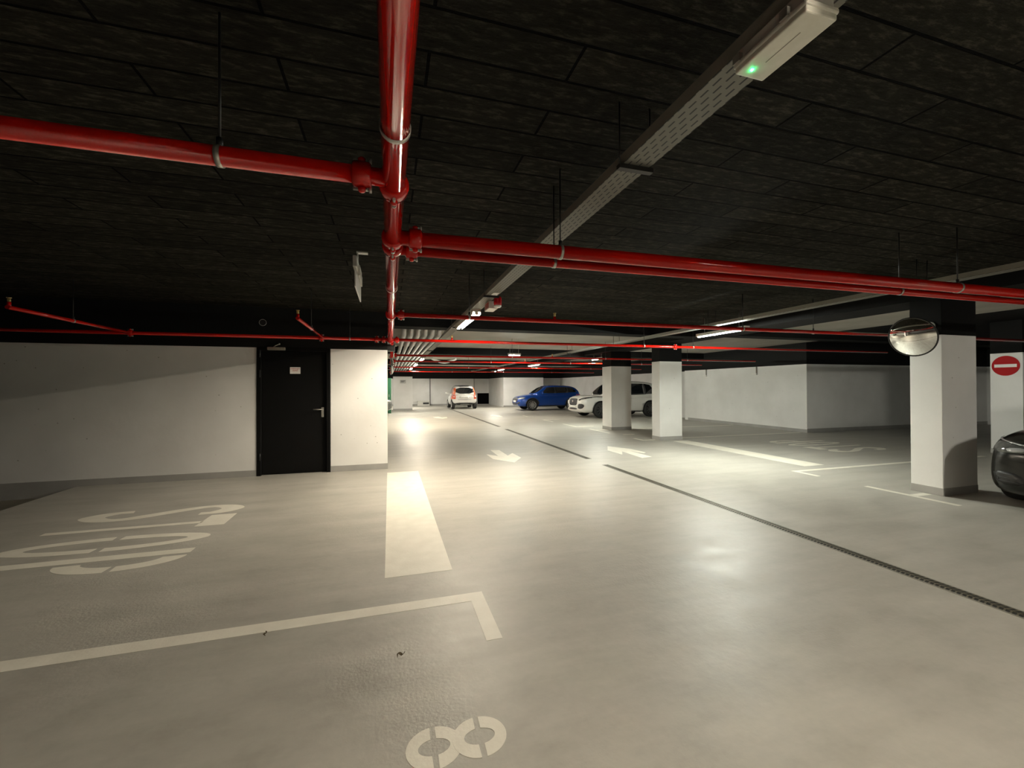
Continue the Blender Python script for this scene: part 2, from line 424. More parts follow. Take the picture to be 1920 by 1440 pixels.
mark('bay_line', [(6.53, 3.28), (6.61, 3.28), (6.61, 3.72), (6.88, 3.72), (6.88, 3.81), (6.61, 3.81), (6.61, 4.31), (6.53, 4.31)], 'white T-shaped parking mark at the foot of the mirror column', 'floor marking')
mark('bay_line', [(6.48, 10.15), (6.48, 9.67), (6.9, 9.67), (6.9, 9.76), (6.57, 9.76), (6.57, 10.15)], 'white hooked parking mark at the foot of the nearer middle column', 'floor marking')
mark('bay_line', rect(7.64, 12.2, 9.79, 9.88), 'white parking line right of the nearer middle column', 'floor marking')
mark('bay_line', rect(6.70, 7.09, 10.96, 11.06), 'short white dash between the two middle columns', 'floor marking')
mark('bay_line', [(6.49, 11.5), (6.58, 11.5), (6.58, 12.4), (7.02, 12.4), (7.02, 12.49), (6.58, 12.49), (6.58, 12.85), (6.49, 12.85)], 'white T-shaped mark at the foot of the farther middle column', 'floor marking')
mark('bay_line', rect(7.80, 12.2, 12.4, 12.5), 'white parking line behind the farther middle column', 'floor marking')
mark('bay_line', [(6.42, 13.7), (7.15, 13.7), (7.15, 13.8), (6.5, 13.8), (6.5, 14.95), (6.42, 14.95)], 'white hooked mark in front of the white car nose', 'floor marking')
mark('bay_line', [(6.4, 15.9), (6.48, 15.9), (6.48, 17.0), (7.2, 17.0), (7.2, 17.1), (6.4, 17.1)], 'white hooked mark left of the white car front wheel', 'floor marking')
mark('bay_line', [(6.38, 19.1), (6.46, 19.1), (6.46, 19.9), (7.2, 19.9), (7.2, 20.0), (6.38, 20.0)], 'white hooked mark on the floor before the blue car', 'floor marking')
mark('direction_arrow', [(2.212, 9.288), (2.409, 9.224), (2.39, 8.436), (2.575, 8.723), (2.579, 8.106), (2.297, 7.64), (1.994, 8.122), (1.997, 8.733), (2.183, 8.429)], 'white arrow pointing towards the viewer in the left lane', 'floor marking')
mark('direction_arrow', [(5.064, 9.015), (5.356, 8.453), (5.379, 7.913), (5.279, 7.831), (5.166, 8.18), (5.173, 7.403), (4.895, 7.324), (4.958, 8.18), (4.733, 7.808), (4.731, 8.422)], 'white arrow pointing away in the right lane beside the drain', 'floor marking')
mark('direction_arrow', [(2.0, 20.3), (2.3, 20.5), (2.4, 19.9), (2.65, 20.1), (2.6, 19.5), (2.35, 19.2), (2.1, 19.6)], 'distant white arrow in the left lane, near the small car', 'floor marking')
mark('direction_arrow', [(5.1, 21.0), (5.45, 20.2), (5.3, 20.2), (5.25, 19.3), (5.0, 19.3), (5.0, 20.2), (4.8, 20.2)], 'distant white arrow in the right lane, left of blue car', 'floor marking')

def arc(c, rw, rh, a0, a1, n=16):
    return [(c[0] + rw * math.cos(math.radians(a0 + (a1 - a0) * i / n)), c[1] + rh * math.sin(math.radians(a0 + (a1 - a0) * i / n))) for i in range(n + 1)]
def stop_word(loc, rz, label):
    t = thing('stop_lettering', label, 'floor marking', loc, rz)
    def let(name, polys):
        mb = MB()
        for p in polys: mb.slab([(h, -w_) for w_, h in p], 0, MZ)
        mb.build(name, 'paint_mark', t)
    cl = [(.35, 1.20), (.335, 1.38), (.2, 1.49), (.075, 1.37), (.06, 1.17), (.12, .98), (.26, .70), (.345, .5), (.335, .28), (.2, .12), (.07, .24), (.05, .44)]
    pts = []
    for i in range(len(cl) - 1):                        # smooth the S with a Catmull-Rom curve
        p0, p1, p2, p3 = cl[max(i - 1, 0)], cl[i], cl[i + 1], cl[min(i + 2, len(cl) - 1)]
        for q in range(5):
            s = q / 5
            pts.append(tuple(.5 * (2 * p1[j] + (p2[j] - p0[j]) * s + (2 * p0[j] - 5 * p1[j] + 4 * p2[j] - p3[j]) * s * s + (3 * p1[j] - p0[j] - 3 * p2[j] + p3[j]) * s ** 3) for j in (0, 1)))
    pts.append(cl[-1])
    A, Bq = [], []
    for i, p in enumerate(pts):
        q0, q1 = pts[max(i - 1, 0)], pts[min(i + 1, len(pts) - 1)]
        dw, dh = (q1[0] - q0[0]) / .4, (q1[1] - q0[1]) / 1.6; L = math.hypot(dw, dh) or 1
        nw, nh = -dh / L, dw / L
        A.append((p[0] + nw * .05, p[1] + nh * .12)); Bq.append((p[0] - nw * .05, p[1] - nh * .12))
    let('letter_s', [[A[i], A[i + 1], Bq[i + 1], Bq[i]] for i in range(len(A) - 1)])
    let('letter_t', [[(.455, 1.36), (.455, 1.61), (.86, 1.61), (.86, 1.34)], [(.66, 0), (.665, 1.36), (.745, 1.36), (.74, 0)]])
    oc = (1.2, .8)
    let('letter_o', [arc(oc, .205, .81, 2, 178) + arc(oc, .105, .62, 178, 2), arc(oc, .205, .81, 183, 357) + arc(oc, .105, .62, 357, 183)])
    pc = (1.69, 1.15)
    let('letter_p', [rect(1.53, 1.645, 0, 1.61), arc(pc, .235, .46, 3, 89) + arc(pc, .12, .28, 89, 3), arc(pc, .235, .46, -89, -3) + arc(pc, .12, .28, -3, -89)])
    return t
stop_word((-3.3, 5.98, 0), 0, 'white stencilled word STOP on the floor at left, before the door wall')
stop_word((10.95, 6.62, 0), PI, 'white stencilled word STOP on the dim floor at right, beyond the stop line')
# bay number 8
t = thing('bay_number', 'white stencilled figure 8 on the floor at the bottom edge', 'floor marking', (.268, 1.705, 0))
for cx, gx in ((.089, .089), (-.097, -.097)):
    g = 5.5
    for a0, a1 in ((90 + g, 270 - g), (-90 + g, 90 - g)):
        MB().slab(arc((cx, 0), .112, .102, a0, a1, 28) + arc((cx, 0), .064, .040, a1 - 5 * (1 if a1 > 0 else 1), a0 + 5, 20), 0, MZ + (.0004 if cx > 0 else 0)).build('stencil_piece', 'paint_mark', t)

# drain channel
def drain(y0, y1, label):
    t = thing('floor_drain', label, 'drain', (3.825, (y0 + y1) / 2, 0)); L = (y1 - y0) / 2
    MB().box(-.062, -.050, -L, L, -.004, .003).box(.050, .062, -L, L, -.004, .003).box(-.05, .05, -L, -L + .012, -.004, .003).box(-.05, .05, L - .012, L, -.004, .003).build('steel_frame', 'traypl', t)
    B(-.05, .05, -L + .012, L - .012, -.004, .0006).build('channel', 'void', t)
    g = MB(); n = int(2 * L / .03)
    for i in range(n):
        y = -L + .02 + i * (2 * L - .04) / n
        g.add([(-.05, y, .002), (-.004, y + .014, .002), (-.004, y + .024, .002), (-.05, y + .01, .002)], [(0, 3, 2, 1)])
        g.add([(.004, y + .014, .002), (.05, y, .002), (.05, y + .01, .002), (.004, y + .024, .002)], [(0, 3, 2, 1)])
    g.box(-.004, .004, -L + .012, L - .012, .0008, .0024)
    g.build('grating', 'grate', t)
drain(-2.0, 6.90, 'long slotted drain crossing the right foreground floor')
drain(7.56, 13.68, 'slotted drain beyond the first gap, beside the right lane arrow')
drain(14.6, 28.5, 'farthest slotted drain leading to the small two-seat car')

# litter
for (x, y, a, s, lb) in ((.058, 2.328, .6, .022, 'curled dry leaf on the floor below the hooked line'), (-.70, 2.757, 1.9, .016, 'tiny brown leaf scrap lying beside the left parking line')):
    mb = MB(); pts = []
    for i in range(9):
        u = i / 8; pts.append((s * (u - .5) * 2, s * .5 * math.sin(u * 6), .004 + .012 * abs(math.sin(u * 5)) * s / .02))
    rz = Matrix.Rotation(a, 3, 'Z'); P = [rz @ Vector(p) for p in pts]
    vs = []
    for i, p in enumerate(P):
        wd = s * .35 * math.sin(PI * (i + .4) / 8.8)
        vs += [(p.x - wd, p.y, p.z), (p.x + wd * .6, p.y + wd, p.z + .003)]
    mb.add(vs, [(2 * i, 2 * i + 1, 2 * i + 3, 2 * i + 2) for i in range(8)], True)
    o = mb.build('dry_leaf', 'leaf', None, loc=(x, y, 0)); tag(o, lb, 'leaf')

# ------------------------------------------------------------------ sprinkler pipes
PZ = 2.27
def coupling(parent, p, axis, r, bolts=True):
    ax = Vector(axis); p = Vector(p)
    MB().lathe([(r, -.036), (r + .006, -.036), (r + .014, -.028), (r + .016, -.01), (r + .016, .01), (r + .014, .028), (r + .006, .036), (r, .036)], p, ax, 24).build('coupling', 'red', parent)
    c = [o for o in COL.objects if o.parent == parent][-1]
    side = Vector((0, 0, 1)) if abs(ax.z) < .5 else Vector((1, 0, 0))
    for s in (-1, 1):
        q = p + side * s * (r + .022)
        MB().ball(q, .017, 10, (1, 1, .8)).build('bolt_lug', 'red', c)
        MB().tube(q - ax * .032, q + ax * .032, .0065, 8).tube(q + ax * .026, q + ax * .036, .011, 6).build('bolt', 'zinc', c)
def hanger(parent, p, axis, r, top=CZ - PZ, ring=True, rod='black_plastic'):
    p = Vector(p); ax = Vector(axis)
    MB().lathe([(r + .001, -.009), (r + .004, -.009), (r + .004, .009), (r + .001, .009)], p, ax, 28).build('clamp', 'zinc', parent)
    c = [o for o in COL.objects if o.parent == parent][-1]
    z = p.z + r
    MB().tube((p.x, p.y, z), (p.x, p.y, z + .03), .011, 8).tube((p.x, p.y, z + .02), (p.x, p.y, top), .0045, 8).build('hanger_rod', rod, c)
def sprinkler(parent, p, r, up=True):
    x, y, z = p
    MB().tube((x, y, z), (x, y, z + r + .035), .017, 12).build('riser', 'red', parent)
    MB().tube((x, y, z + r + .035), (x, y, z + r + .075), .009, 10).tube((x, y, z + r + .075), (x, y, z + r + .08), .02, 14).tube((x - .012, y, z + r + .04), (x - .012, y, z + r + .075), .003, 6).tube((x + .012, y, z + r + .04), (x + .012, y, z + r + .075), .003, 6).build('sprinkler_head', 'brass', parent)
def pipe(label, p0, p1, r):
    t = thing('sprinkler_pipe', label, 'pipe', p0)
    d = Vector(p1) - Vector(p0)
    MB().tube((0, 0, 0), d, r, 24).build('pipe_run', 'red', t)
    return t
MX = .02; R = .0445
t = pipe('thick red main pipe overhead, running away from the viewer', (MX, -8.9, PZ), (MX, 7.55, PZ), R)
def ly(y): return (0, y + 8.9, 0)
for y in (1.76, 2.38, 2.52, 4.89, 7.50): coupling(t, ly(y), (0, 1, 0), R)
for y in (-1.5, 1.36, 3.55): hanger(t, ly(y), (0, 1, 0), R)
t = pipe('red branch pipe crossing the dark ceiling at upper left', (MX - R + .01, 1.70, PZ), (-8.95, 1.70, PZ), .034)
coupling(t, (-.085, 0, 0), (1, 0, 0), .034); hanger(t, (-.56, 0, 0), (1, 0, 0), .034); hanger(t, (-3.4, 0, 0), (1, 0, 0), .034)
sprinkler(t, (-1.28, 0, 0), .034)
t = pipe('thick red branch pipe crossing to the right, nearest of the right-hand branches', (MX + R - .01, 2.36, PZ), (12.0, 2.20, PZ), .040)
coupling(t, (.085, 0, 0), (1, 0, 0), .040); hanger(t, (.95, -.01, 0), (1, 0, 0), .040); hanger(t, (4.55, -.06, 0), (1, 0, 0), .040)
t = pipe('thinner red pipe just behind the thick right-hand branch', (MX + R - .01, 2.56, PZ - .005), (12.0, 2.44, PZ - .005), .029)
coupling(t, (.075, 0, 0), (1, 0, 0), .029); hanger(t, (.99, -.01, 0), (1, 0, 0), .029); hanger(t, (4.2, -.05, 0), (1, 0, 0), .029)
t = pipe('red branch pipe passing beneath the lit tray lamp', (MX + R - .01, 4.88, PZ), (12.0, 4.74, PZ), .026)
coupling(t, (.075, 0, 0), (1, 0, 0), .026)
for x in (.85, 4.85, 6.2): hanger(t, (x, -.06, 0), (1, 0, 0), .026)
sprinkler(t, (1.95, 0, 0), .026)
t = pipe('red pipe along the black wall above the steel door', (MX - R + .01, 7.50, PZ), (-8.95, 7.55, PZ), .026)
for x in (-.075, -.19, -1.06, -3.66): coupling(t, (x, 0, 0), (1, 0, 0), .026)
hanger(t, (-.62, 0, 0), (1, 0, 0), .026); hanger(t, (-5.5, .03, 0), (1, 0, 0), .026)
for x, lb in ((-1.04, 'short red spur pipe with sprinkler above the steel door'), (-3.68, 'red spur pipe with sprinkler in the dark left corner')):
    t = pipe(lb, (x, 7.50, PZ), (x, 5.44, PZ), .02)
    sprinkler(t, (0, -2.04, 0), .02); hanger(t, (0, -1.15, 0), (0, 1, 0), .02)
t = pipe('red branch pipe under the beam, right of the wall corner', (MX + R - .01, 7.50, PZ), (11.9, 7.30, PZ), .026)
coupling(t, (.075, 0, 0), (1, 0, 0), .026)
for x in (4.95, 6.15): hanger(t, (x, -.1, 0), (1, 0, 0), .026)
coupling(t, (5.7, -.1, 0), (1, 0, 0), .026); sprinkler(t, (1.03, -.02, 0), .026)
t = pipe('thin continuation of the main pipe beyond the wall corner', (MX + .03, 7.56, PZ - .04), (MX + .06, 26.8, PZ - .04), .03)
for y in (1.2, 3.6, 6, 10, 15): coupling(t, (0, y, 0), (0, 1, 0), .03)
for y, lb in ((11.1, 'red cross pipe midway between the first two dark beams'), (13.6, 'red cross pipe just before the second dark beam'), (17.7, 'red cross pipe above the white car bay'), (22.6, 'farthest red cross pipe above the blue car')):
    t = pipe(lb, (MX + .06, y, PZ), (11.8, y, PZ), .026)
    coupling(t, (.08, 0, 0), (1, 0, 0), .026)
    for x in (3.2, 6.1, 9): hanger(t, (x, 0, 0), (1, 0, 0), .026)
    sprinkler(t, (4.4, 0, 0), .026)
# black bracket box on the wall corner
t = thing('pipe_bracket', 'black bracket box under the pipe end at the wall corner', 'bracket', (.03, 7.86, 2.12))
B(-.06, .07, -.09, .08, -.02, .10).build('box', 'black_plastic', t, .004)
MB().tube((.05, -.02, -.02), (.05, -.02, -.12), .006, 8).tube((.06, -.02, .08), (.10, -.02, .08), .012, 8).build('bolt', 'zinc', t)
# round mirror seen edge-on at the wall corner
t = thing('convex_mirror', 'round mirror seen edge-on at the end of the door wall', 'mirror', (.035, 7.86, 1.83))
prof = [(.15 * math.sin(i / 8 * PI / 2), .055 * math.cos(i / 8 * PI / 2)) for i in range(9)]
MB().lathe(prof, (0, 0, 0), (1, 0, 0), 28).build('dome', 'mirror', t)
MB().torus((0, 0, 0), (1, 0, 0), .15, .009).build('rim', 'black_plastic', t)
MB().tube((-.06, 0, 0), (.0, 0, 0), .02).build('wall_mount', 'black_plastic', t)

# ------------------------------------------------------------------ cable trays
def tray(x0, x1, y0, y1, z, label, brackets, side='traypl'):
    cx = (x0 + x1) / 2; a = (x1 - x0) / 2
    t = thing('cable_tray', label, 'cable tray', (cx, y0, z)); L = y1 - y0
    B(-a, a, 0, L, 0, .002).build('perforated_base', 'tray', t)
    MB().box(-a, -a + .002, 0, L, .002, .05).box(a - .002, a, 0, L, .002, .05).build('side_rails', side, t)
    for y in brackets:
        b = B(-a - .02, a + .02, y - y0 - .015, y - y0 + .015, -.022, -.001).build('support_bar', 'black_plastic', t)
        for s in (-1, 1):
            MB().tube((s * (a + .012), y - y0, -.01), (s * (a + .012), y - y0, CZ - z), .004, 8).build('threaded_rod', 'black_plastic', b)
    for i in range(3):
        MB().path([(-a + .03 + i * .035, j * 2.0, .014 + .004 * math.sin(j * 1.7 + i)) for j in range(int(L / 2) + 1)], .009, 8).build('cable', 'black_plastic', t)
    return t
tray(1.05, 1.19, -8.8, 31, 2.49, 'perforated cable tray carrying the lamps over the left lane', [-5, -3, .35, 1.72, 4.62, 7.2, 9.5, 12, 14.5, 17.5, 21, 26])
tray(5.36, 5.50, -8.8, 28, 2.49, 'perforated cable tray over the right edge of the lane', [-3, 0, 3.0, 6.0, 9.2, 12, 16, 19, 23, 26])

# ------------------------------------------------------------------ lamps
def lamp_batten(x, y0, y1, z, mat, label, group=None, skirt=True, hang=None, along='y'):
    t = thing('batten_lamp', label, 'lamp', (x, (y0 + y1) / 2, z), 0 if along == 'y' else PI / 2, group); L = (y1 - y0) / 2
    h = MB().box(-.055, .055, -L, L, .03 if skirt else .014, .07)
    if skirt == 'left': h.box(-.057, -.052, -L, L, -.006, .03)  # one-sided skirt, added to cut direct light thrown to the left
    elif skirt: h.box(-.057, -.052, -L, L, -.006, .03).box(.052, .057, -L, L, -.006, .03)
    h.build('housing', 'housing', t, .003)
    MB().tube((0, -L + .03, .012), (0, L - .03, .012), .013, 14).build('lit_tube', mat, t)
    MB().box(-.02, .02, -L, -L + .025, -.006, .03).box(-.02, .02, L - .025, L, -.006, .03).build('tube_holder', 'housing', t)
    if hang:
        for s in (-1, 1): MB().tube((0, s * L * .7, .07), (0, s * L * .7, hang - z), .004, 8).build('hanger_rod', 'zinc', t)
    return t
lamp_batten(1.12, 5.45, 6.95, 2.42, 'tube_near', 'brightest lit lamp under the cable tray, beyond the red beacon')
lamp_batten(1.12, 14.9, 16.4, 2.42, 'tube_far', 'lit lamp on the lane tray, second one away from the viewer')
lamp_batten(1.12, 18.4, 19.8, 2.42, 'tube_far', 'small lit lamp, third along the lane tray')
lamp_batten(1.12, 22.4, 23.8, 2.42, 'tube_end', 'small lit lamp, fourth along the lane tray')
lamp_batten(1.12, 28.6, 30.1, 2.42, 'tube_end', 'added lamp at the far end of the lane tray, brightening the far wall')  # extra lamp, added to brighten the far wall
lamp_batten(6.6, 26.0, 27.2, 2.42, 'tube_end', 'small lit lamp between far wall and blue car', None, False, CZ)
lamp_batten(1.12, -1.0, .5, 2.42, 'tube_back', 'lit tray lamp behind the viewer over the left lane')
lamp_batten(5.95, 5.75, 6.95, 2.42, 'tube_cool', 'greenish lit tube hanging right of the nearer middle column', None, False, CZ)
lamp_batten(7.25, 13.2, 14.0, 2.42, 'tube_cool', 'greenish lit tube above the farther middle column', None, False, 2.6)
lamp_batten(6.45, 17.5, 19.0, 2.42, 'tube_bay', 'lit tube above the white car bay', None, False, CZ)
lamp_batten(6.3, 22.9, 24.3, 2.42, 'tube_bay', 'lit tube above the blue car nose', None, False, CZ)
lamp_batten(3.75, 12.25, 12.65, 2.42, 'tube_cool', 'short pale lamp across the lane ceiling', None, False, CZ, 'x')
lamp_batten(5.95, -2.7, -1.3, 2.42, 'tube_side', 'lit tube behind the viewer over the right lane edge', None, 'left', CZ)
# unlit emergency lamp with a green LED
t = thing('emergency_lamp', 'unlit white emergency lamp with green light under the cable tray', 'lamp', (1.09, .925, 2.42))
B(-.050, .050, -.112, .112, .03, .07).build('housing', 'housing', t, .005)
B(-.058, .058, -.120, .120, .016, .032).build('lip', 'housing', t, .005)
B(-.054, .054, -.116, .116, 0, .018).build('lens', 'emlens', t, .004)
B(-.006, -.004, -.06, .05, -.0012, .0).build('inner_tube_line', 'traypl', t)
MB().ball((-.02, .085, 0), .0042).build('green_light', 'led', t)
for y in (.09, -.07): B(-.064, -.05, y, y + .025, .025, .05).build('clip', 'zinc', t)

# exit sign, edge-on, hung from the ceiling
t = thing('exit_sign', 'white hanging exit sign seen edge-on, left of the main pipe', 'sign', (-.275, 4.35, 0))
B(-.03, .075, -.03, .03, CZ - .012, CZ).build('ceiling_plate', 'signwhite', t, .002)
MB().tube((-.02, 0, 2.66), (-.02, 0, CZ - .01), .007, 10).box(-.027, -.013, -.03, .03, 2.62, 2.68).build('stem', 'housing', t)
B(-.035, .0, -.40, .40, 2.53, 2.63).build('housing', 'housing', t, .006)
B(-.023, -.012, -.37, .37, 2.36, 2.535).build('light_panel', 'signwhite', t, .002)
MB().box(.0, .012, -.2, .1, 2.5, 2.6).build('cover', 'housing', t, .003)

# fire sounder and beacon
t = thing('alarm_sounder', 'white alarm box with a red-brown panel under the cable tray', 'alarm', (1.215, 5.02, 2.42))
B(-.055, .055, -.12, .12, -.02, .0695).build('box', 'signwhite', t, .004)
B(-.058, -.054, -.095, .095, -.005, .06).build('red_panel', simple('red_brown_panel', (.35, .05, .03), .4), t)
t = thing('alarm_beacon', 'red cylindrical alarm beacon hanging from tray in front of the white box', 'alarm', (1.205, 4.66, 2.37))
MB().lathe([(0, .02), (.045, .02), (.047, .05), (.047, .1), (.04, .12), (0, .12)], (0, 0, 0), (0, 0, 1), 20).build('red_lens', simple('red_lens', (.45, .005, .01), .2, coat=.5), t)
MB().lathe([(0, -.006), (.03, -.004), (.042, .006), (.042, .02), (0, .02)], (0, 0, 0), (0, 0, 1), 20).build('white_base', 'signwhite', t)
t = tag(B(1.10, 1.17, 4.44, 4.56, 2.482, 2.4895).build('junction_box', 'signwhite', None, .002), 'flat white junction box under the tray before the red beacon', 'box')

# conduit stubs on the right wall
for y, lb in ((13.95, 'farther white switch box with conduit high on right wall'), (11.55, 'nearer white switch box with conduit high on right wall')):
    t = thing('switch_box', lb, 'switch', (12.28, y, 1.86))
    B(-.03, .02, -.07, .13, -.03, .03).build('box', 'signwhite', t, .006)
    MB().tube((0, -.05, .03), (0, -.05, .25), .022, 10).build('conduit', 'traypl', t)

# silver insulated pipes far left
for i in range(6):
    x = .28 + .135 * i
    o = MB().path([(x, 8.32, CZ), (x, 8.32, 2.56), (x, 8.34, 2.515), (x, 8.40, 2.488), (x, 8.46, 2.485), (x, 26.6, 2.485)], .045, 14)
    for j in range(9): o.lathe([(.045, -.02), (.05, -.02), (.05, .02), (.045, .02)], (x, 9.5 + 2 * j, 2.485), (0, 1, 0), 14)
    o = o.build('insulated_pipe', 'insul')
    tag(o, ['silver insulated pipe nearest the main red pipe', 'second silver insulated pipe from the main red pipe', 'third silver insulated pipe from the main red pipe', 'third silver insulated pipe counted from the lamp tray', 'second silver insulated pipe counted from the lamp tray', 'silver insulated pipe nearest the lamp tray'][i] + ', far ceiling', 'pipe', 'silver insulated pipes beyond the wall corner')
t = thing('flexible_duct', 'sagging white flexible duct beside the second lane lamp', 'duct', (1.95, 15.5, 2.5))
MB().path([(-.45 + .9 * i / 16, 0, -.14 * math.sin(PI * i / 16)) for i in range(17)], .045, 12).build('hose', 'signwhite', t)
for x in (-.43, .43): MB().tube((x, 0, .02), (x, 0, CZ - 2.5), .006, 8).build('hanger_rod', 'zinc', t)
# green cabinet
t = thing('green_cabinet', 'dark green metal cabinet behind the wall corner, only an edge showing', 'cabinet', (-.32, 24.2, 0))
B(-.42, .42, -.2, .2, 0, 1.95).build('body', 'green', t, .01); B(-.39, .39, -.215, -.2, .06, 1.9).build('door', 'green', t, .004)
MB().box(.3, .32, -.235, -.215, .9, 1.05).build('handle', 'zinc', t)
# crate by the back wall
t = thing('storage_crate', 'low pale crate on the floor against the far wall', 'crate', (2.55, 33.0, 0))
MB().box(-.45, .45, -.25, -.23, 0, .36).box(-.45, .45, .23, .25, 0, .36).box(-.45, -.43, -.23, .23, 0, .36).box(.43, .45, -.23, .23, 0, .36).box(-.43, .43, -.23, .23, 0, .02).build('shell', 'housing', t)
B(-.40, -.05, -.2, .2, .02, .30).build('dark_contents', 'trim', t)
MB().box(-.05, .4, -.256, -.25, .12, .26).build('dark_panel', 'trim', t)

# ------------------------------------------------------------------ traffic mirror on the column
CEN = Vector((6.47, 3.68, 2.07))
t = thing('traffic_mirror', 'round convex traffic mirror on the white column at right', 'mirror', CEN)
DIR = Vector((-.95, -.08, -.28)).normalized()
Rm = .25
prof = [(Rm * i / 14, .085 * (1 - (i / 14) ** 2)) for i in range(15)]
MB().lathe(prof, (0, 0, 0), DIR, 48).build('mirror_dome', 'mirror', t)
MB().torus((0, 0, 0), DIR, Rm, .009, 48).build('rim', 'black_plastic', t)
MB().lathe([(Rm, 0), (Rm - .02, -.02), (.1, -.035), (0, -.035)], (0, 0, 0), DIR, 40).build('backing', 'black_plastic', t)
MB().path([-DIR * .03, -DIR * .10, Vector((.40, .05, .16)), Vector((.46, .06, .16))], .018).build('arm', 'zinc', t)
MB().tube((.44, .06, .16), (.452, .06, .16), .06, 16).build('mounting_plate', 'zinc', t)

# ------------------------------------------------------------------ cars
def loft(stations, ring):
    vs = []; fs = []; n = None
    for s in stations:
        half = ring(s); full = half + [(-y, z) for y, z in half[-2:0:-1]]
        n = len(full); vs += [(s[0], y, z) for y, z in full]
    for i in range(len(stations) - 1):
        for k in range(n): fs.append((i * n + k, i * n + (k + 1) % n, (i + 1) * n + (k + 1) % n, (i + 1) * n + k))
    fs.append(tuple(range(n))[::-1]); fs.append(tuple((len(stations) - 1) * n + k for k in range(n)))
    return vs, fs
def lower_ring(s):
    x, w, zb, zt = s; h = zt - zb
    return [(0, zb), (.75 * w, zb), (.95 * w, zb + .07 * h), (w, zb + .3 * h), (.992 * w, zb + .6 * h), (.955 * w, zb + .85 * h), (.86 * w, zt - .012), (.45 * w, zt + .012), (0, zt + .02)]
def upper_ring(s):
    x, z0, z1, w0, w1 = s; h = max(z1 - z0, .01)
    return [(0, z0 - .12), (w0, z0 - .12), (w0, z0), (w0 - (w0 - w1) * .5, z0 + .5 * h), (w1 + .015, z0 + .86 * h), (w1 * .86, z1 - .004), (w1 * .45, z1 + .012), (0, z1 + .016)]
def evaluated(o):
    bpy.context.view_layer.update()
    me = bpy.data.meshes.new_from_object(o.evaluated_get(bpy.context.evaluated_depsgraph_get()))
    return me
def tmp(vs, fs, mat):
    me = bpy.data.meshes.new('t'); me.from_pydata(vs, [], fs)
    bm = bmesh.new(); bm.from_mesh(me); bmesh.ops.recalc_face_normals(bm, faces=bm.faces); bm.to_mesh(me); bm.free()
    me.materials.append(M[mat]); o = bpy.data.objects.new('t', me); COL.objects.link(o); return o
def chaikin(p, it=2):
    for _ in range(it):
        q = []
        for i in range(len(p)):
            a, b = p[i], p[(i + 1) % len(p)]
            q += [(a[0] * .75 + b[0] * .25, a[1] * .75 + b[1] * .25), (a[0] * .25 + b[0] * .75, a[1] * .25 + b[1] * .75)]
        p = q
    return p
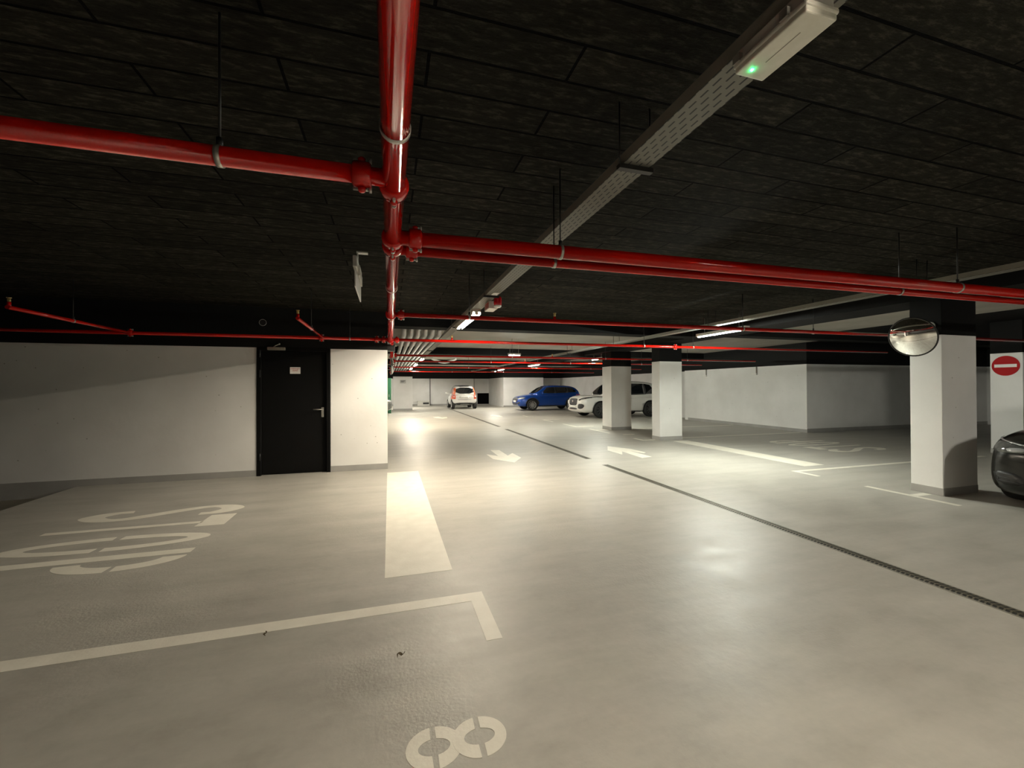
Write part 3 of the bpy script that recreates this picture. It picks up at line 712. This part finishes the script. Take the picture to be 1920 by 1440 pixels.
class Car:
    def __init__(s, name, label, loc, rz, paint, lower, upper, wheels, wr=.34, W=.92, rim='rim'):
        s.t = thing(name, label, 'car', loc, rz)
        lo = tmp(*loft(lower, lower_ring), paint)
        sub = lo.modifiers.new('s', 'SUBSURF'); sub.levels = 2
        cuts = []
        for x in wheels:
            for sd in (-1, 1):
                mb = MB().tube((x, sd * (W - .27), wr), (x, sd * (W + .3), wr), wr + .05, 32)
                c = tmp(mb.v, mb.f, 'trim'); cuts.append(c)
                bo = lo.modifiers.new('b', 'BOOLEAN'); bo.object = c; bo.solver = 'EXACT'; bo.operation = 'DIFFERENCE'
                try: bo.material_mode = 'TRANSFER'
                except Exception: pass
        me = evaluated(lo)
        up = tmp(*loft(upper, upper_ring), paint); sub = up.modifiers.new('s', 'SUBSURF'); sub.levels = 2
        me2 = evaluated(up)
        bm = bmesh.new(); bm.from_mesh(me); bm.from_mesh(me2)
        for f_ in bm.faces: f_.smooth = True
        bm.to_mesh(me); s.bvh = BVHTree.FromBMesh(bm); bm.free()
        for o in [lo, up] + cuts: bpy.data.objects.remove(o)
        s.body = bpy.data.objects.new('body', me); COL.objects.link(s.body); s.body.parent = s.t
        s.paint = paint
        for x in wheels:
            for sd in (-1, 1):
                s.wheel(x, sd, wr, W, rim)
    def wheel(s, x, sd, r, W, rim):
        y = sd * (W - .11); ax = (0, sd, 0)
        tyre = MB().lathe([(r * .66, -.10), (r * .9, -.105), (r * .98, -.09), (r, -.05), (r, .05), (r * .98, .09), (r * .9, .105), (r * .66, .1)], (x, y, r), ax, 36).build('wheel', 'rubber', s.t)
        mb = MB().lathe([(r * .68, -.09), (r * .68, .085), (r * .64, .095), (r * .62, .06), (r * .6, .02)], (x, y, r), ax, 36)
        for i in range(10):
            m = Matrix.Translation((x, y, r)) @ Matrix.Rotation(2 * PI * i / 10, 4, 'Y')
            mb.box(-.022, .022, sd * .05, sd * .085, .03, r * .66, m)
        mb.tube((x, y + sd * .04, r), (x, y + sd * .095, r), .05, 16)
        rm = mb.build('rim', rim, tyre)
        MB().lathe([(0, .0), (r * .62, .0)], (x, y, r), ax, 24).build('brake_disc', 'trim', tyre)
    def patch(s, name, poly, axis, sg, mat, off=.006, thick=.008, rnd=2, parent=None, both=False):
        for flip in ((1, -1) if both else (1,)):
            p = chaikin(poly, rnd) if rnd else poly
            if axis == 'x' and flip < 0: p = [(-a, b) for a, b in p]
            sgn = sg * (flip if axis == 'y' else 1)
            bm = bmesh.new(); vs = []
            for a, b in p:
                vs.append(bm.verts.new((0, a, b) if axis == 'x' else (a, 0, b) if axis == 'y' else (a, b, 0)))
            bm.faces.new(vs); bmesh.ops.triangulate(bm, faces=bm.faces)
            for _ in range(3):
                ed = [e for e in bm.edges if e.calc_length() > .07]
                if ed: bmesh.ops.subdivide_edges(bm, edges=ed, cuts=1); bmesh.ops.triangulate(bm, faces=bm.faces)
            D = Vector((-sgn, 0, 0)) if axis == 'x' else Vector((0, -sgn, 0)) if axis == 'y' else Vector((0, 0, -sgn))
            bad = []
            for v in bm.verts:
                o = v.co - D * 4
                hit = s.bvh.ray_cast(o, D)
                if hit[0] is None: bad.append(v); continue
                nn = hit[1]
                if nn.dot(D) > 0: nn = -nn
                v.co = hit[0] + nn * off
            if bad: bmesh.ops.delete(bm, geom=bad, context='VERTS')
            if not bm.faces: bm.free(); continue
            bmesh.ops.recalc_face_normals(bm, faces=bm.faces)
            av = Vector((0, 0, 0))
            for f_ in bm.faces: av += f_.normal
            if av.dot(D) > 0: bmesh.ops.reverse_faces(bm, faces=bm.faces)
            bmesh.ops.solidify(bm, geom=list(bm.faces), thickness=thick)
            for f_ in bm.faces: f_.smooth = True
            me = bpy.data.meshes.new(name); bm.to_mesh(me); bm.free(); me.materials.append(M[mat])
            o = bpy.data.objects.new(name, me); COL.objects.link(o); o.parent = parent or s.t
            last = o
        return last
    def mirror(s, x, y, z, mat):
        for sd in (-1, 1):
            MB().ball((x, sd * y, z), .1, 14, (.6, 1.0, .75)).tube((x + .02, sd * (y - .17), z - .04), (x, sd * y, z), .025).build('side_mirror', mat, s.t)

def suv(name, label, loc, rz, paint, L=4.3, W=.91, H=1.6, rim='rim', hd=0, wr=.345, dz=0, fo=.86):
    a = L / 2; k = H / 1.62
    lower = [(-a, .62 * W, .48, .86), (-a + .06, .84 * W, .38, .96), (-a + .25, .95 * W, .30, 1.02), (-1.45, W, .24, 1.03), (-.6, W, .22, 1.01), (.3, W, .22, .99), (.85, W, .22, .98), (1.25, .99 * W, .22, .95 + hd * .5), (a - .45, .96 * W, .22 - dz, .90 + hd), (a - .18, .88 * W, .24 - dz, .82 + hd), (a - .06, .79 * W, .28 - dz, .74 + hd), (a, .65 * W, .36 - dz, .64 + hd)]
    upper = [(-a + .10, .98, 1.03, .82 * W, .72 * W), (-a + .28, .98, 1.36 * k, .86 * W, .70 * W), (-a + .55, .98, 1.55 * k, .90 * W, .68 * W), (-.8, .98, 1.61 * k, .92 * W, .68 * W), (0, .98, 1.62 * k, .92 * W, .68 * W), (.38, .97, 1.53 * k, .91 * W, .68 * W), (.72, .95, 1.29 * k, .90 * W, .72 * W), (1.08, .93, .99, .86 * W, .76 * W)]
    c = Car(name, label, loc, rz, paint, lower, upper, (-1.32, a - fo), wr, W, rim)
    zt = 1.49 * k
    c.patch('side_window', [(.62, 1.04), (.26, zt - .02), (-.22, zt + .01), (-.24, 1.04)], 'y', 1, 'glass', rnd=0, both=True)
    c.patch('side_window', [(-.30, 1.04), (-.28, zt + .01), (-1.05, zt), (-1.08, 1.06)], 'y', 1, 'glass', rnd=0, both=True)
    c.patch('side_window', [(-1.14, 1.08), (-1.11, zt), (-1.42, zt - .05), (-1.70, 1.14), (-1.66, 1.09)], 'y', 1, 'glass', rnd=0, both=True)
    c.patch('pillar', [(-.235, 1.04), (-.215, zt), (-.285, zt), (-.305, 1.04)], 'y', 1, 'trim', rnd=0, both=True)
    c.patch('pillar', [(-1.07, 1.06), (-1.04, zt - .01), (-1.12, zt - .01), (-1.15, 1.08)], 'y', 1, 'trim', rnd=0, both=True)
    c.patch('windscreen', [(-.70 * W, 1.04), (.70 * W, 1.04), (.60 * W, 1.52 * k), (-.60 * W, 1.52 * k)], 'x', 1, 'glass', rnd=1)
    c.patch('rear_window', [(-.62 * W, 1.10), (.62 * W, 1.10), (.55 * W, 1.45 * k), (-.55 * W, 1.45 * k)], 'x', -1, 'glass', rnd=1)
    c.patch('sill', [(-1.0, .16), (a - 1.25, .16), (a - 1.25, .31), (-1.0, .31)], 'y', 1, 'trim', rnd=1, both=True)
    c.patch('tail_light', [(.50 * W, .82), (.9 * W, .84), (.9 * W, .98), (.5 * W, .96)], 'x', -1, 'tail', both=True)
    c.patch('number_plate', [(-.26, .66), (.26, .66), (.26, .77), (-.26, .77)], 'x', -1, 'plate', rnd=0)
    for x, wn in ((a - fo, 0), (-1.32, 1)):
        q = arcpts = [(x + .445 * math.cos(th), .345 + .445 * math.sin(th)) for th in [math.radians(8 + 164 * i / 14) for i in range(15)]]
        q2 = [(x + .40 * math.cos(th), .345 + .40 * math.sin(th)) for th in [math.radians(172 - 164 * i / 14) for i in range(15)]]
        c.patch('wheel_arch_trim', q + q2, 'y', 1, 'trim', rnd=0, both=True, off=.004)
    c.mirror(.62, W + .06, 1.06, paint)
    c.patch('door_handle', [(-.1, .86), (-.28, .86), (-.28, .89), (-.1, .89)], 'y', 1, paint, .02, .014, 1, both=True)
    return c, a

# blue car
c, a = suv('blue_car', 'blue compact SUV parked nose-out beyond the white car', (7.42 + 2.1, 24.55, 0), PI, 'blue', 4.2, .90, 1.53)
c.patch('grille', [(-.40, .52), (.40, .52), (.48, .68), (.38, .78), (-.38, .78), (-.48, .68)], 'x', 1, 'trim', .008, rnd=1)
c.patch('headlight', [(.50, .66), (.80, .70), (.80, .82), (.52, .79)], 'x', 1, 'lamp_lens', .008, rnd=1, both=True)
c.patch('air_intake', [(.46, .38), (.72, .42), (.74, .54), (.5, .5)], 'x', 1, 'trim', .008, rnd=1, both=True)
c.patch('lower_grille', [(-.4, .34), (.4, .34), (.42, .45), (-.42, .45)], 'x', 1, 'trim', .008, rnd=1)
c.patch('number_plate', [(-.26, .50), (.26, .50), (.26, .61), (-.26, .61)], 'x', 1, 'plate', .02, rnd=0)
# white car
c, a = suv('white_car', 'white SUV parked nose-out behind the two middle columns', (8.28 + 2.25, 17.95, 0), PI, 'carwhite', 4.5, .97, 1.70, 'darkrim', .13, .37, 0, .98)
c.patch('grille', [(-.38, .60), (-.2, .57), (.2, .57), (.38, .60), (.43, .76), (.40, .87), (.2, .89), (-.2, .89), (-.40, .87), (-.43, .76)], 'x', 1, 'trim', .010, rnd=2)
MB().ball((2.265, 0, .76), .045, 10, (.5, 1, 1.2)).build('badge', 'rim', c.t)
c.patch('headlight', [(.50, .80), (.66, .80), (.88, .93), (.91, .99), (.74, .94), (.54, .86)], 'x', 1, 'glass', .010, rnd=1, both=True)
c.patch('headlight_reflector', [(.64, .825), (.74, .855), (.80, .90), (.68, .87)], 'x', 1, 'lamp_lens', .014, rnd=1, both=True)
c.patch('air_intake', [(.50, .44), (.76, .42), (.84, .54), (.80, .66), (.58, .66), (.50, .56)], 'x', 1, 'trim', .010, rnd=1, both=True)
c.patch('lower_grille', [(-.44, .38), (.44, .38), (.38, .46), (-.38, .46)], 'x', 1, 'trim', .010, rnd=1)
c.patch('number_plate', [(-.26, .47), (.26, .47), (.26, .57), (-.26, .57)], 'x', 1, 'plate', .02, rnd=0)
c.patch('skid_plate', [(-.5, .24), (.5, .24), (.6, .30), (-.6, .30)], 'x', 1, 'rim', .01, rnd=1)
# dark car at the right edge
c, a = suv('dark_car', 'dark metallic car at the right edge, beside the mirror column', (6.80 + 2.25, 2.42, 0), PI, 'cardark', 4.5, .90, 1.5, dz=.08)
c.patch('headlight', [(.36, .68), (.62, .66), (.80, .68), (.84, .76), (.80, .82), (.50, .76), (.36, .74)], 'x', 1, 'lamp_dark', .010, rnd=1, both=True)
c.patch('headlight_reflector', [(.42, .69), (.56, .67), (.60, .71), (.44, .725)], 'x', 1, 'lamp_lens', .016, rnd=1, both=True)
c.patch('light_strip', [(.36, .735), (.5, .75), (.79, .805), (.79, .812), (.5, .762), (.36, .745)], 'x', 1, 'rim', .018, .004, 0, both=True)
c.patch('grille', [(-.34, .66), (.34, .66), (.34, .73), (-.34, .73)], 'x', 1, 'trim', .010, rnd=1)
c.patch('air_intake', [(.42, .30), (.68, .31), (.72, .46), (.44, .43)], 'x', 1, 'black_plastic', .003, .004, rnd=1, both=True)
for z in (.38, .42, .46):
    c.patch('intake_slat', [(.46, z - .05), (.66, z - .04), (.66, z - .034), (.46, z - .044)], 'x', 1, 'trim', .008, .004, 0, both=True)
c.patch('lower_grille', [(-.4, .32), (.4, .32), (.4, .45), (-.4, .45)], 'x', 1, 'trim', .008, rnd=1)
c.patch('number_plate', [(-.26, .50), (.26, .50), (.26, .61), (-.26, .61)], 'x', 1, 'plate', .02, rnd=0)
# silver car behind the wall corner
c, a = suv('silver_car', 'dark silver car mostly hidden behind the door wall corner', (.14 - 2.15, 22.9, 0), 0, 'carsilver', 4.3, .9, 1.5)
c.patch('grille', [(-.40, .50), (.40, .50), (.42, .72), (-.42, .72)], 'x', 1, 'trim', .008, rnd=1)
c.patch('headlight', [(.48, .66), (.80, .70), (.80, .80), (.5, .76)], 'x', 1, 'lamp_lens', .008, rnd=1, both=True)
c.patch('number_plate', [(-.26, .40), (.26, .40), (.26, .50), (-.26, .50)], 'x', 1, 'plate', .02, rnd=0)
# small two-seat car, rear view
W = .83; a = 1.35
lower = [(-a, .78 * W, .46, .84), (-a + .05, .92 * W, .36, .92), (-a + .2, .98 * W, .26, .95), (-.7, W, .22, .95), (0, W, .20, .94), (.6, W, .20, .93), (.9, .97 * W, .22, .90), (1.15, .90 * W, .25, .84), (1.29, .78 * W, .30, .74), (a, .62 * W, .38, .62)]
upper = [(-a + .03, .92, .96, .86 * W, .78 * W), (-a + .10, .92, 1.20, .88 * W, .78 * W), (-a + .22, .92, 1.46, .90 * W, .76 * W), (-.7, .92, 1.54, .92 * W, .76 * W), (-.1, .92, 1.55, .92 * W, .76 * W), (.25, .92, 1.46, .90 * W, .76 * W), (.6, .90, 1.20, .88 * W, .78 * W), (.92, .88, .92, .84 * W, .78 * W)]
c = Car('small_two_seat_car', 'small white two-seat car with orange-red rear pillars, seen from behind', (4.72, 26.85 + a, 0), PI / 2, 'carwhite', lower, upper, (-.93, .93), .30, W)
c.patch('rear_window', [(-.62, 1.0), (.62, 1.0), (.56, 1.40), (-.56, 1.40)], 'x', -1, 'glass', rnd=1)
c.patch('roof_panel', [(-1.05, -.55), (.2, -.55), (.2, .55), (-1.05, .55)], 'z', 1, 'trim', rnd=1)
c.patch('windscreen', [(-.6, .98), (.6, .98), (.52, 1.42), (-.52, 1.42)], 'x', 1, 'glass', rnd=1)
c.patch('side_window', [(.55, 1.0), (.2, 1.42), (-.5, 1.44), (-.55, 1.0)], 'y', 1, 'glass', rnd=1, both=True)
c.patch('rear_pillar', [(-.58, .64), (-.60, .92), (-1.31, .92), (-1.31, .66)], 'y', 1, 'orange', .008, rnd=0, both=True)
c.patch('rear_pillar', [(-.62, .94), (-.66, 1.36), (-1.10, 1.38), (-1.24, .94)], 'y', 1, 'orange', .008, rnd=0, both=True)
c.patch('rear_pillar', [(.60, .66), (.75, .66), (.75, .91), (.60, .91)], 'x', -1, 'orange', .010, rnd=0, both=True)
c.patch('rear_pillar', [(.63, .93), (.725, .93), (.655, 1.37), (.56, 1.40)], 'x', -1, 'orange', .010, rnd=0, both=True)
c.patch('tail_light', [(.62, .72), (.77, .72), (.77, .90), (.62, .90)], 'x', -1, 'tail', .018, rnd=3, both=True)
c.patch('tail_lens', [(.65, .76), (.74, .76), (.74, .86), (.65, .86)], 'x', -1, 'tailclear', .030, rnd=3, both=True)
c.patch('number_plate', [(-.27, .72), (.27, .72), (.27, .83), (-.27, .83)], 'x', -1, 'plate', .022, rnd=0)
c.patch('plate_lettering', [(-.2, .76), (.2, .76), (.2, .79), (-.2, .79)], 'x', -1, 'traypl', .026, rnd=0)
c.patch('plate_recess', [(-.36, .69), (.36, .69), (.36, .88), (-.36, .88)], 'x', -1, 'housing', .006, rnd=1)
c.patch('hatch_seam', [(-.45, .615), (.45, .615), (.45, .63), (-.45, .63)], 'x', -1, 'trim', .006, rnd=0)
c.patch('rear_skirt', [(-.72, .30), (.72, .30), (.70, .42), (-.70, .42)], 'x', -1, 'trim', .008, rnd=1)
c.patch('exhaust_trim', [(-.3, .29), (.3, .29), (.28, .34), (-.28, .34)], 'x', -1, 'rim', .02, rnd=1)
c.mirror(.62, W + .07, 1.03, 'carwhite')
MB().path([(-a + .12, 0, 1.42), (-a + .06, .05, 1.25), (-a + .02, .16, 1.10)], .008).build('wiper', 'black_plastic', c.t)

# ------------------------------------------------------------------ camera
cam = bpy.data.cameras.new('camera'); co = bpy.data.objects.new('camera', cam); COL.objects.link(co)
yaw, pit, rol = .286879, .00641254, -.0038883
F = Vector((math.sin(yaw) * math.cos(pit), math.cos(yaw) * math.cos(pit), math.sin(pit)))
R0 = Vector((math.cos(yaw), -math.sin(yaw), 0)); U0 = R0.cross(F)
Rr = R0 * math.cos(rol) + U0 * math.sin(rol); U = -R0 * math.sin(rol) + U0 * math.cos(rol)
m = Matrix((Rr, U, -F)).transposed().to_4x4(); m.translation = (0, 0, 1.45)
co.matrix_world = m
cam.sensor_width = 36; cam.lens = 36 * 780.285 / 1920; cam.clip_start = .05; cam.clip_end = 200
S.camera = co

# ------------------------------------------------------------------ world and colour
wd = bpy.data.worlds.new('world'); S.world = wd; wd.use_nodes = True
wd.node_tree.nodes['Background'].inputs[0].default_value = (0, 0, 0, 1)
vs = S.view_settings; vs.view_transform = 'Standard'; vs.look = 'None'; vs.gamma = 1; vs.use_curve_mapping = False
vs.exposure = 2.1
S.cycles.use_denoising = True
S.cycles.max_bounces = 10; S.cycles.diffuse_bounces = 6; S.cycles.caustics_reflective = False; S.cycles.caustics_refractive = False
S.cycles.sample_clamp_indirect = 6
S.cycles.use_light_tree = True
